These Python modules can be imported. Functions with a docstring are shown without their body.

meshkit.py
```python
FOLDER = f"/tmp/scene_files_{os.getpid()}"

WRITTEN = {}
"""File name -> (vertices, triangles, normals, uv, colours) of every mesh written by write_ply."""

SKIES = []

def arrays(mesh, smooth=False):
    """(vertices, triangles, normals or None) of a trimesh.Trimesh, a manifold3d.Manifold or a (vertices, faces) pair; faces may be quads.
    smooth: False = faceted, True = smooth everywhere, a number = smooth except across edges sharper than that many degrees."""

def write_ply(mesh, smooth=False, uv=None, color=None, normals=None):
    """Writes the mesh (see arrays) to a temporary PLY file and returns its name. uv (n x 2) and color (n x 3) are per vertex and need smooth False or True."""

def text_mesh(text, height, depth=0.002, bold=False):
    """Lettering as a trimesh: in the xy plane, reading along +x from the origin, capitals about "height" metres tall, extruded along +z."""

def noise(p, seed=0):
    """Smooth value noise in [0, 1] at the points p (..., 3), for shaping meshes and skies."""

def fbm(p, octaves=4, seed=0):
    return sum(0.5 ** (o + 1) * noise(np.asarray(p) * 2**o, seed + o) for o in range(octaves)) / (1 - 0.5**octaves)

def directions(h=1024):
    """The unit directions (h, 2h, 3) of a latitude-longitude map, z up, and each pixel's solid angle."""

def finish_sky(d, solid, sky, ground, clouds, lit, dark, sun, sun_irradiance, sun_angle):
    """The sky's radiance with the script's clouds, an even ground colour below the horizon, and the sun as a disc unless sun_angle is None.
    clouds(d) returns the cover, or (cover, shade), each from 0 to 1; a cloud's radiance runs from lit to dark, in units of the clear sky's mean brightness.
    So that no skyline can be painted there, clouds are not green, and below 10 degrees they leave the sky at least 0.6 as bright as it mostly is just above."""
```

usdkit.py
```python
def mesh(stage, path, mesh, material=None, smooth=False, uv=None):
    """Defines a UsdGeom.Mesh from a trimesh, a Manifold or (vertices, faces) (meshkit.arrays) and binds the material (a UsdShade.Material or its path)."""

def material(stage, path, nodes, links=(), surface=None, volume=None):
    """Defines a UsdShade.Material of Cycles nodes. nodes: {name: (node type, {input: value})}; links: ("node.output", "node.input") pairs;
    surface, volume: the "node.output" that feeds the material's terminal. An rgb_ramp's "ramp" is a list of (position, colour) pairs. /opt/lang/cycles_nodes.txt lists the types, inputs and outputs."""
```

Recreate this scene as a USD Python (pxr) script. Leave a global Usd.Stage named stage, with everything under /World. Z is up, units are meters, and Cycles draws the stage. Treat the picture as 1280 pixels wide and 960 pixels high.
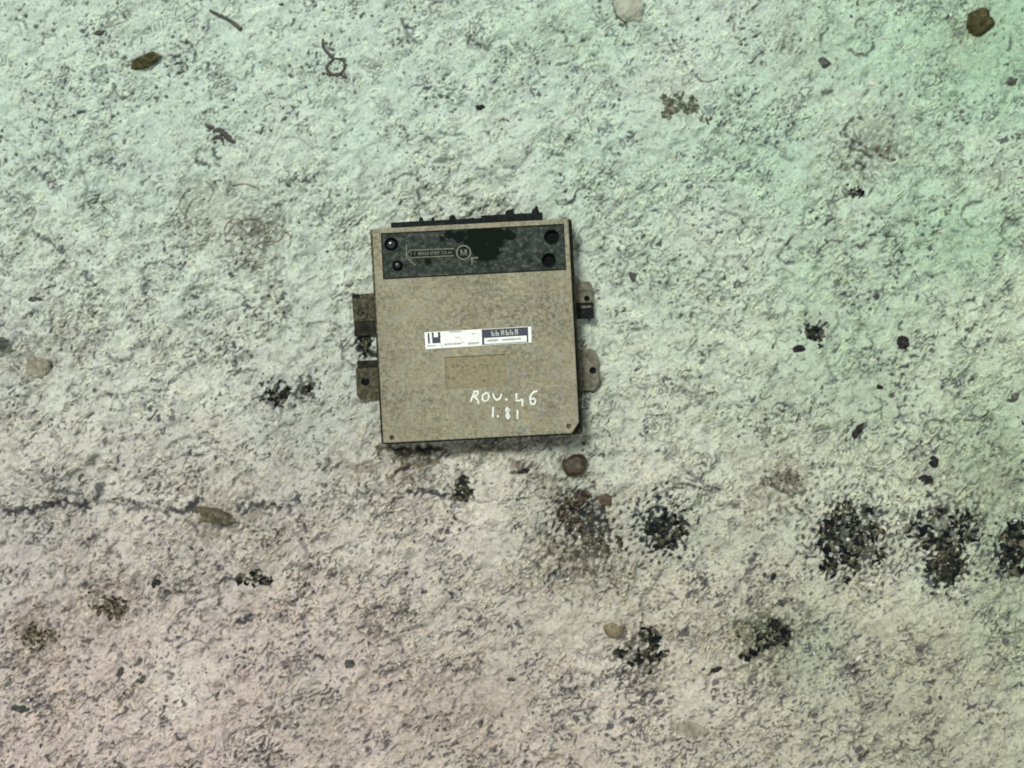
import math, random
import numpy as np
import trimesh
from scipy import ndimage
from shapely.geometry import LineString, Polygon, Point, box as sbox
from shapely.ops import unary_union
from shapely.geometry.polygon import orient
from manifold3d import Manifold, CrossSection
import usdkit, meshkit
from pxr import Usd, UsdGeom, UsdLux, UsdShade, Sdf, Gf, Vt

stage = Usd.Stage.CreateInMemory()
UsdGeom.SetStageUpAxis(stage, 'Z'); UsdGeom.SetStageMetersPerUnit(stage, 1.0)
UsdGeom.Xform.Define(stage, '/World')
T = Sdf.ValueTypeNames

# ------------------------------------------------------------------ camera, sky, light, exposure
S, CAMH = 0.00068, 1.05                 # metres on the ground per photo pixel, camera height
cam = UsdGeom.Camera.Define(stage, '/World/camera')
cam.AddTranslateOp().Set(Gf.Vec3d(0, 0, CAMH))
FOC = 35.0
cam.CreateFocalLengthAttr(FOC)
cam.CreateHorizontalApertureAttr(FOC * 1280 * S / CAMH)
cam.CreateVerticalApertureAttr(FOC * 960 * S / CAMH)
cam.CreateClippingRangeAttr(Gf.Vec2f(0.01, 100))
cam.CreateExposureAttr(0.2)
cam.CreateFStopAttr(2.8); cam.CreateFocusDistanceAttr(0.925)     # the photograph is soft all over

SUN_EL, SUN_AZ = math.radians(60), math.radians(-32)     # azimuth = atan2(x, y)
sd = (math.cos(SUN_EL) * math.sin(SUN_AZ), math.cos(SUN_EL) * math.cos(SUN_AZ), math.sin(SUN_EL))
sky_mat = usdkit.material(stage, '/World/Looks/sky_overcast', {
    'sky': ('sky_texture', {'sky_type': 'single_scattering', 'sun_disc': False, 'sun_elevation': SUN_EL, 'sun_rotation': SUN_AZ}),
    'tc': ('texture_coordinate', {}),
    'n': ('noise_texture', {'scale': 2.2, 'detail': 5.0}),
    'r': ('rgb_ramp', {'ramp': [(0.25, (.86,) * 3), (0.6, (.97,) * 3)]}),
    'c': ('mix', {'color2': (5.0, 5.25, 5.05)}),
    'bg': ('background_shader', {'strength': 0.10}),
}, [('tc.generated', 'n.vector'), ('n.fac', 'r.fac'), ('r.color', 'c.fac'), ('sky.color', 'c.color1'), ('c.color', 'bg.color')], surface='bg.background')
dome = UsdLux.DomeLight.Define(stage, '/World/sky')
dome.GetPrim().SetCustomDataByKey('kind', 'structure')
UsdShade.MaterialBindingAPI.Apply(dome.GetPrim()).Bind(sky_mat)
sun = UsdLux.DistantLight.Define(stage, '/World/sun')
sun.CreateIntensityAttr(0.75); sun.CreateAngleAttr(13.0); sun.CreateNormalizeAttr(True)
sun.CreateColorAttr(Gf.Vec3f(1.0, 0.985, 0.955))
z = Gf.Vec3d(*sd); rot = Gf.Rotation(Gf.Vec3d(0, 0, 1), z)
sun.AddTransformOp().Set(Gf.Matrix4d().SetRotate(rot))

rng = np.random.default_rng(7)
random.seed(7)

# ------------------------------------------------------------------ helpers
def P(px, py, zz=0.0):
    "ground-plan position (metres) measured from the photograph, at height zz"
    k = S * (CAMH - zz) / CAMH
    return np.array([(px - 640) * k, -(py - 480) * k, zz])

_used = {}
def numbered(path):
    n = _used.get(path, 0); _used[path] = n + 1
    return path if n == 0 else f'{path}_{n:03d}'

def tag(prim, label=None, cat=None, group=None, kind=None):
    for k, v in (('label', label), ('category', cat), ('group', group), ('kind', kind)):
        if v: prim.SetCustomDataByKey(k, v)

def obj(name, mesh, mat, parent=None, label=None, smooth=False, loc=None):
    base = parent.GetPath().pathString if parent is not None else '/World'
    m = usdkit.mesh(stage, numbered(base + '/' + name), mesh, mat, smooth=smooth)
    if loc is not None: m.AddTranslateOp().Set(Gf.Vec3d(*map(float, loc)))
    if label: m.GetPrim().SetCustomDataByKey('label', label)
    return m.GetPrim()

def thing(name, label, cat, loc=(0, 0, 0), rotz=0, group=None):
    x = UsdGeom.Xform.Define(stage, numbered('/World/' + name))
    x.AddTranslateOp().Set(Gf.Vec3d(*map(float, loc))); x.AddRotateZOp().Set(float(rotz))
    tag(x.GetPrim(), label, cat, group)
    return x.GetPrim()

def color_primvar(prim, name, arr):
    pv = UsdGeom.PrimvarsAPI(prim).CreatePrimvar(name, T.Color3fArray, 'vertex')
    pv.Set(Vt.Vec3fArray.FromNumpy(np.ascontiguousarray(arr, np.float32)))

def smoothstep(a, b, x):
    t = np.clip((x - a) / (b - a), 0, 1)
    return t * t * (3 - 2 * t)

# ------------------------------------------------------------------ materials
def mat(name, *a, **k): return usdkit.material(stage, '/World/Looks/' + name, *a, **k)

ground_mat = mat('weathered_concrete', {
    'geo': ('geometry', {}),
    'wear': ('attribute', {'attribute': 'wear'}), 'ws': ('separate_color', {}),
    'tint': ('attribute', {'attribute': 'tint'}), 'ts': ('separate_color', {}),
    'n1': ('noise_texture', {'scale': 45.0, 'detail': 5.0, 'roughness': 0.65}),
    'base': ('rgb_ramp', {'ramp': [(0.28, (.395, .378, .314)), (0.45, (.445, .438, .374)), (0.58, (.478, .476, .405)), (0.75, (.52, .518, .432))]}),
    'n2': ('noise_texture', {'scale': 440.0, 'detail': 4.0, 'roughness': 0.85}),
    'sp': ('rgb_ramp', {'ramp': [(0.30, (.36, .36, .40)), (0.38, (.76, .76, .78)), (0.47, (.98, .98, .97)), (0.66, (1.26, 1.25, 1.16))]}),
    'm1': ('mix', {'mix_type': 'multiply', 'fac': 1.0}),
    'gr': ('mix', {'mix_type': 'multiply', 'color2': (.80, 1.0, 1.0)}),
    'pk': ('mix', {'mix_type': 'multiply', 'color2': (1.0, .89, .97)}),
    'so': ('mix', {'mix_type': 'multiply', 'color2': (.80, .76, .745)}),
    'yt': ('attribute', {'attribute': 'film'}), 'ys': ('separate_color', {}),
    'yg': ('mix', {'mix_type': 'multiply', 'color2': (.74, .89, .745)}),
    'cl': ('mix', {'mix_type': 'multiply', 'color2': (1.22, 1.19, 1.08)}),
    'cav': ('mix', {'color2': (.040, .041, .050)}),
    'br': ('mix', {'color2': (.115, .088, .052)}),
    'bk': ('mix', {'color2': (.016, .018, .022)}),
    'n3': ('noise_texture', {'scale': 1300.0, 'detail': 2.0}),
    'bp': ('bump', {'strength': 0.55, 'distance': 0.0007}),
    'p': ('principled_bsdf', {'roughness': 0.9, 'specular_ior_level': 0.25}),
}, [('geo.position', 'n1.vector'), ('geo.position', 'n2.vector'), ('geo.position', 'n3.vector'),
    ('n1.fac', 'base.fac'), ('n2.fac', 'sp.fac'), ('base.color', 'm1.color1'), ('sp.color', 'm1.color2'),
    ('wear.color', 'ws.color'), ('tint.color', 'ts.color'),
    ('m1.color', 'gr.color1'), ('ts.r', 'gr.fac'), ('gr.color', 'pk.color1'), ('ts.g', 'pk.fac'),
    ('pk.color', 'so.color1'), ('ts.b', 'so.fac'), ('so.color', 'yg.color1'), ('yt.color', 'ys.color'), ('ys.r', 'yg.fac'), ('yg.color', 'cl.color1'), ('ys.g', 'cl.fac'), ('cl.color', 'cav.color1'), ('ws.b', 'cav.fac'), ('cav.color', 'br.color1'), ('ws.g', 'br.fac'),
    ('br.color', 'bk.color1'), ('ws.r', 'bk.fac'), ('bk.color', 'p.base_color'),
    ('n3.fac', 'bp.height'), ('bp.normal', 'p.normal')], surface='p.BSDF')

def noisy(name, stops, scale=200.0, rough=0.8, bump=0.0004, bscale=900.0, spec=0.3, island=False, metallic=0.0, detail=5.0):
    nodes = {'geo': ('geometry', {}), 'tc': ('texture_coordinate', {}),
             'n': ('noise_texture', {'scale': scale, 'detail': detail, 'roughness': 0.68}),
             'r': ('rgb_ramp', {'ramp': stops}),
             'nb': ('noise_texture', {'scale': bscale, 'detail': 3.0}),
             'b': ('bump', {'strength': 0.6, 'distance': bump}),
             'p': ('principled_bsdf', {'roughness': rough, 'specular_ior_level': spec, 'metallic': metallic})}
    links = [('geo.position', 'n.vector'), ('geo.position', 'nb.vector'), ('nb.fac', 'b.height'), ('b.normal', 'p.normal'), ('r.color', 'p.base_color')]
    if island:
        nodes['a'] = ('math', {'math_type': 'multiply_add', 'value2': 0.55, 'value3': 0.0})
        nodes['s'] = ('math', {'math_type': 'multiply_add', 'value2': 0.45})
        nodes['at'] = ('attribute', {'attribute': 'shade'}); nodes['ss'] = ('separate_color', {})
        links += [('at.color', 'ss.color'), ('ss.r', 'a.value1'), ('n.fac', 's.value1'), ('a.value', 's.value3'), ('s.value', 'r.fac')]
    else:
        links += [('n.fac', 'r.fac')]
    return mat(name, nodes, links, surface='p.BSDF')

lid_mat = mat('dusty_brown_paint', {
    'geo': ('geometry', {}),
    'n1': ('noise_texture', {'scale': 38.0, 'detail': 5.0, 'roughness': 0.6}),
    'r1': ('rgb_ramp', {'ramp': [(0.3, (.165, .152, .096)), (0.5, (.212, .198, .125)), (0.7, (.258, .243, .158))]}),
    'n2': ('noise_texture', {'scale': 400.0, 'detail': 4.0, 'roughness': 0.86}),
    'r2': ('rgb_ramp', {'ramp': [(0.30, (.26, .27, .27)), (0.39, (.70, .71, .71)), (0.50, (1, 1, 1)), (0.68, (1.45, 1.45, 1.40))]}),
    'm': ('mix', {'mix_type': 'multiply', 'fac': 1.0}),
    'n3': ('noise_texture', {'scale': 95.0, 'detail': 6.0, 'roughness': 0.7}),
    'r3': ('rgb_ramp', {'ramp': [(0.46, (0, 0, 0)), (0.62, (.75, .75, .75))]}),
    'g': ('mix', {'color2': (.235, .235, .175)}),
    'n4': ('noise_texture', {'scale': 24.0, 'detail': 3.0, 'roughness': 0.6}), 'r4': ('rgb_ramp', {'ramp': [(0.36, (.05,) * 3), (0.62, (.8,) * 3)]}),
    'n5': ('noise_texture', {'scale': 260.0, 'detail': 5.0, 'roughness': 0.8}), 'r5': ('rgb_ramp', {'ramp': [(0.42, (.34, .35, .36)), (0.50, (.80, .82, .84)), (0.58, (1, 1, 1))]}),
    'gm': ('mix', {'mix_type': 'multiply'}),
    'nb': ('noise_texture', {'scale': 1100.0, 'detail': 3.0}),
    'b': ('bump', {'strength': 0.5, 'distance': 0.0003}),
    'p': ('principled_bsdf', {'roughness': 0.72, 'specular_ior_level': 0.35}),
}, [('geo.position', 'n1.vector'), ('geo.position', 'n2.vector'), ('geo.position', 'n3.vector'), ('geo.position', 'nb.vector'),
    ('n1.fac', 'r1.fac'), ('n2.fac', 'r2.fac'), ('r1.color', 'm.color1'), ('r2.color', 'm.color2'),
    ('n3.fac', 'r3.fac'), ('r3.color', 'g.fac'), ('m.color', 'g.color1'), ('geo.position', 'n4.vector'), ('geo.position', 'n5.vector'), ('n4.fac', 'r4.fac'), ('n5.fac', 'r5.fac'), ('r4.color', 'gm.fac'), ('g.color', 'gm.color1'), ('r5.color', 'gm.color2'), ('gm.color', 'p.base_color'),
    ('nb.fac', 'b.height'), ('b.normal', 'p.normal')], surface='p.BSDF')

recess_mat = noisy('grimy_recess', [(0.3, (.135, .12, .068)), (0.5, (.195, .177, .104)), (0.7, (.25, .23, .145))], 330, 0.8, spec=.2)
lid_edge = noisy('bare_lid_rim', [(0.3, (.14, .115, .065)), (0.5, (.25, .215, .13)), (0.7, (.33, .29, .18))], 240, 0.7)
panel_mat = mat('dusty_black_plastic', {
    'geo': ('geometry', {}),
    'dust': ('attribute', {'attribute': 'dust'}), 'ds': ('separate_color', {}),
    'n': ('noise_texture', {'scale': 240.0, 'detail': 5.0, 'roughness': 0.75}),
    'r': ('rgb_ramp', {'ramp': [(0.34, (.012, .017, .015)), (0.52, (.032, .041, .034)), (0.70, (.11, .125, .095))]}),
    'm': ('mix', {'color2': (.004, .0075, .005)}),
    'ro': ('mix_float', {'a': 0.75, 'b': 0.3}),
    'p': ('principled_bsdf', {'specular_ior_level': 0.03}),
}, [('geo.position', 'n.vector'), ('n.fac', 'r.fac'), ('dust.color', 'ds.color'), ('r.color', 'm.color1'), ('ds.r', 'm.fac'),
    ('ds.r', 'ro.fac'), ('ro.result', 'p.roughness'), ('m.color', 'p.base_color')], surface='p.BSDF')

case_mat = noisy('dark_case_metal', [(0.35, (.010, .010, .008)), (0.55, (.022, .021, .016)), (0.75, (.06, .055, .04))], 180, 0.7, spec=.04)
black_mat = noisy('black_plastic', [(0.3, (.004, .006, .007)), (0.55, (.010, .013, .012)), (0.75, (.045, .050, .040))], 260, 0.6, spec=.04)
gloss_black = noisy('glossy_black', [(0.3, (.006, .008, .01)), (0.7, (.014, .017, .018))], 300, 0.22, bump=0.00005, spec=0.6)
hole_mat = noisy('hole_black', [(0.3, (.004, .005, .006)), (0.7, (.01, .012, .011))], 300, 0.8, spec=.03)  # near-black, puts the shade of deep holes into the colour
tab_mat = noisy('dirty_bracket_metal', [(0.32, (.012, .013, .009)), (0.5, (.052, .050, .030)), (0.7, (.135, .128, .078))], 300, 0.75, spec=.1)
tab_grey = noisy('grey_bracket_metal', [(0.3, (.045, .044, .031)), (0.5, (.112, .110, .078)), (0.7, (.19, .186, .135))], 260, 0.75, spec=.1)
dust_line = noisy('dusty_moulding', [(0.3, (.05, .06, .045)), (0.5, (.115, .125, .09)), (0.7, (.18, .185, .13))], 400, 0.85)
white_label = noisy('white_label_paper', [(0.30, (.36, .37, .32)), (0.40, (.58, .63, .57)), (0.6, (.70, .74, .68))], 420, 0.5, bump=0.00004)
print_dark = noisy('dark_print', [(0.3, (.018, .022, .04)), (0.7, (.04, .045, .06))], 300, 0.5, bump=0.00002)
faded_white = noisy('faded_white_print', [(0.35, (.12, .13, .12)), (0.5, (.32, .35, .32)), (0.65, (.48, .52, .47))], 700, 0.6, bump=0.00002)
print_grey = noisy('grey_print', [(0.3, (.16, .15, .15)), (0.7, (.30, .28, .26))], 500, 0.6, bump=0.00002)
white_ink = noisy('white_paint_marker', [(0.34, (.22, .21, .14)), (0.42, (.46, .50, .42)), (0.6, (.66, .71, .64))], 520, 0.55, bump=0.0001)
moss_dark = noisy('black_moss', [(0.25, (.004, .006, .008)), (0.48, (.010, .013, .012)), (0.58, (.030, .031, .022)), (0.68, (.060, .058, .038)), (0.80, (.12, .114, .074))], 300, 0.95, spec=0.05, island=True)
moss_olive = noisy('olive_moss', [(0.2, (.042, .050, .034)), (0.5, (.105, .118, .075)), (0.75, (.20, .212, .145))], 300, 0.95, spec=0.1, island=True)
moss_brown = noisy('brown_moss', [(0.2, (.012, .011, .009)), (0.45, (.045, .038, .026)), (0.65, (.10, .086, .058)), (0.85, (.19, .17, .12))], 300, 0.95, spec=0.05, island=True)
moss_grey = noisy('grey_crust', [(0.15, (.04, .038, .032)), (0.45, (.10, .095, .072)), (0.65, (.165, .155, .115)), (0.85, (.25, .24, .18))], 300, 0.95, spec=0.1, island=True)
grit_mat = noisy('dark_grit', [(0.1, (.010, .012, .022)), (0.35, (.035, .035, .04)), (0.6, (.10, .095, .085)), (0.9, (.24, .22, .18))], 500, 0.85, island=True)
pale_grit = noisy('pale_flakes', [(0.1, (.33, .33, .28)), (0.5, (.43, .435, .38)), (0.9, (.50, .505, .44))], 400, 0.9, island=True)
chip_dark = noisy('dark_stone', [(0.3, (.006, .007, .010)), (0.5, (.018, .018, .018)), (0.72, (.06, .055, .042))], 330, 0.85, spec=.05)
chip_soft = noisy('weathered_chip', [(0.3, (.020, .022, .022)), (0.5, (.052, .056, .050)), (0.7, (.15, .15, .12))], 300, 0.9, spec=.05, bump=.001)
chip_brown = noisy('brown_stone', [(0.32, (.008, .006, .003)), (0.5, (.028, .020, .009)), (0.68, (.080, .058, .026))], 120, 0.55, bump=.0002)
chip_red = noisy('reddish_brown_stone', [(0.3, (.03, .020, .012)), (0.5, (.075, .052, .032)), (0.7, (.15, .112, .07))], 220, 0.75)
chip_olive = noisy('olive_stone', [(0.3, (.010, .010, .005)), (0.5, (.042, .040, .014)), (0.7, (.11, .10, .05))], 210, 0.85, spec=.15, bump=.0012)
chip_tan = noisy('tan_stone', [(0.3, (.07, .056, .032)), (0.5, (.14, .117, .068)), (0.7, (.23, .20, .125))], 190, 0.7)
chip_pale = noisy('pale_stone', [(0.3, (.20, .21, .16)), (0.5, (.29, .31, .24)), (0.7, (.38, .40, .31))], 140, 0.85)
chip_grey = noisy('grey_stone', [(0.3, (.10, .092, .066)), (0.5, (.20, .19, .14)), (0.7, (.31, .30, .235))], 230, 0.85, spec=.15, bump=.0012)
chip_mud = noisy('muddy_stone', [(0.3, (.018, .016, .010)), (0.5, (.075, .066, .042)), (0.7, (.19, .175, .12))], 240, 0.85, spec=.15, bump=.0012)
twig_mat = noisy('dry_twig', [(0.3, (.03, .035, .03)), (0.5, (.06, .066, .055)), (0.7, (.12, .125, .10))], 500, 0.8)
straw_mat = noisy('dry_straw', [(0.3, (.11, .105, .075)), (0.5, (.20, .19, .14)), (0.7, (.32, .31, .24))], 500, 0.85)
stem_mat = noisy('dark_stem', [(0.3, (.03, .032, .026)), (0.6, (.07, .07, .058))], 500, 0.8)

# ------------------------------------------------------------------ the ground: one relief sheet
N, TILE = 1360, 1.2512
CELL = TILE / N
fx = np.fft.fftfreq(N, CELL)
KX, KY = np.meshgrid(fx, fx)
def band(lam, bw, seed, aniso=1.0, ang=0.0):
    "periodic random field of about wavelength lam (m); aniso stretches it along ang"
    c, s = math.cos(ang), math.sin(ang)
    ku, kv = KX * c + KY * s, -KX * s + KY * c
    k = np.hypot(ku * aniso, kv / aniso) * lam
    w = np.random.default_rng(seed).standard_normal((N, N))
    f = np.fft.ifft2(np.fft.fft2(w) * np.exp(-((k - 1) / bw) ** 2)).real
    return (f / f.std()).astype(np.float32)
def low(lam, seed):
    k = np.hypot(KX, KY) * lam
    w = np.random.default_rng(seed).standard_normal((N, N))
    f = np.fft.ifft2(np.fft.fft2(w) * np.exp(-k * k)).real
    return (f / f.std()).astype(np.float32)
def warp(f, dx, dy):
    jj, ii = np.meshgrid(np.arange(N, dtype=np.float32), np.arange(N, dtype=np.float32))
    return ndimage.map_coordinates(f, [ii + dy / CELL, jj + dx / CELL], order=1, mode='grid-wrap')

b_big = low(0.16, 1); b_mid = band(0.045, 0.5, 2); b_12 = band(0.012, 0.5, 3, 1.25, math.radians(35))
b_6 = band(0.0065, 0.5, 4, 1.3, math.radians(35)); b_3 = band(0.0034, 0.5, 5, 1.2, math.radians(40))
w1, w2 = band(0.014, 0.6, 11), band(0.014, 0.6, 12)
patchy = low(0.05, 13); patchy2 = low(0.035, 14)
# flaking layers: stepped terraces with crooked edges
b_30 = band(0.032, 0.5, 23, 1.2, math.radians(35))
b_18 = band(0.018, 0.5, 22, 1.2, math.radians(35))
tf = warp(0.7 * low(0.04, 21) + 0.6 * b_18 + 0.22 * b_12, 0.0035 * w1, 0.0035 * w2)
q = tf * 1.35
ter = np.floor(q) + smoothstep(0.40, 0.60, q - np.floor(q))
# short curled ridges and thin grooves
def lines(lam, seed, width, aniso, ang, lo_, hi_, wa, wb):
    f = warp(band(lam, 0.45, seed, aniso, math.radians(ang)), wa, wb)
    gy_, gx_ = np.gradient(f, CELL); d = np.abs(f) / np.maximum(np.hypot(gx_, gy_), 12.0)     # distance to the zero line, metres
    return np.exp(-(d / width) ** 2) * smoothstep(lo_, hi_, band(lam * 1.3, 0.55, seed + 100) + 0.35 * patchy)
ridge = np.maximum(lines(0.016, 31, .0016, 1.8, 33, .45, 1.1, .003 * w2, .003 * w1), 0.8 * lines(0.010, 37, .0012, 1.8, 35, .7, 1.3, .002 * w1, .002 * w2))
groove = np.maximum(lines(0.024, 33, .00080, 1.6, 30, .8, 1.3, .004 * w1, -.004 * w2), 0.8 * lines(0.012, 38, .0008, 1.6, 35, 1.2, 1.7, .002 * w2, -.002 * w1))
pits = smoothstep(2.0, 2.5, band(0.0075, 0.6, 35) + 0.3 * patchy2)
pits2 = smoothstep(2.1, 2.6, band(0.0042, 0.6, 36) + 0.3 * patchy)
YY = np.broadcast_to(((np.arange(N) - N / 2) * CELL)[:, None], (N, N))
dash = np.zeros((N, N), np.float32); lower = 0.26 * smoothstep(0.10, -0.20, YY) - 0.22 * smoothstep(0.0, 0.25, YY)      # the lower part of the slab is the more worn
for sd_, lam, an, th, ang in ((61, .0085, 1.9, 1.85, 32), (62, .0075, 1.8, 2.05, 70), (63, .0075, 1.8, 2.1, -15), (64, .0055, 1.5, 1.95, 30), (65, .0120, 1.9, 2.1, 40)):
    dash = np.maximum(dash, smoothstep(th, th + .3, warp(band(lam, .5, sd_, an, math.radians(ang)), .0012 * w1, .0012 * w2) + .16 * patchy2 + lower))
roughness = (0.86 + 0.16 * np.clip(patchy, -1.5, 1.5)) * (0.95 - 0.42 * smoothstep(0.12, 0.30, YY))
relief = (0.0016 * b_mid * 0.3 + roughness * (0.00075 * ter + 0.00085 * b_18 + 0.00080 * b_30 + 0.00026 * b_12 + 0.00012 * b_6 + 0.00008 * b_3
          + 0.0020 * ridge - 0.0009 * groove - 0.0008 * dash) - 0.0013 * pits - 0.0010 * pits2).astype(np.float32)
lows = (0.0022 * b_big).astype(np.float32)

# marks that the photograph shows at known places: (kind, points, half width px, strength)
gx = (np.arange(N) - N / 2) * CELL
wobx, woby = 0.0035 * band(0.012, 0.6, 41) + 0.0016 * band(0.005, 0.6, 43), 0.0035 * band(0.012, 0.6, 42) + 0.0016 * band(0.005, 0.6, 44)
black = np.zeros((N, N), np.float32); brown = np.zeros((N, N), np.float32); carve = np.zeros((N, N), np.float32)
breakup = band(0.0075, 0.7, 45, 1.25, math.radians(60)) + 0.5 * band(0.004, 0.6, 46, 1.4, math.radians(20))
def window(pts, r):
    p = np.array([P(*t)[:2] for t in pts]); m = r * S * 3.0 + 0.012
    i0, i1 = np.searchsorted(gx, [p[:, 1].min() - m, p[:, 1].max() + m]); j0, j1 = np.searchsorted(gx, [p[:, 0].min() - m, p[:, 0].max() + m])
    return p, slice(i0, i1), slice(j0, j1)
def stroke(field, pts, hw, strength=1.0, brk=0.3, depth=0.0, soft=0.55):
    p, si, sj = window(pts, hw)
    if si.start >= si.stop or sj.start >= sj.stop: return
    X, Y = np.meshgrid(gx[sj], gx[si]); X = X + wobx[si, sj] * min(1, hw / 12); Y = Y + woby[si, sj] * min(1, hw / 12)
    d = np.full(X.shape, 1e9)
    for a, b in zip(p[:-1], p[1:]):
        ab = b - a; t = np.clip(((X - a[0]) * ab[0] + (Y - a[1]) * ab[1]) / max(ab @ ab, 1e-12), 0, 1)
        d = np.minimum(d, np.hypot(X - a[0] - t * ab[0], Y - a[1] - t * ab[1]))
    if len(p) == 1: d = np.hypot(X - p[0][0], Y - p[0][1])
    m = smoothstep(1.0 + soft, 1.0 - soft, d / (hw * S) + brk * breakup[si, sj]) * strength
    field[si, sj] = np.maximum(field[si, sj], m)
    if depth: carve[si, sj] = np.maximum(carve[si, sj], m * depth)
K, B = black, brown
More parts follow.
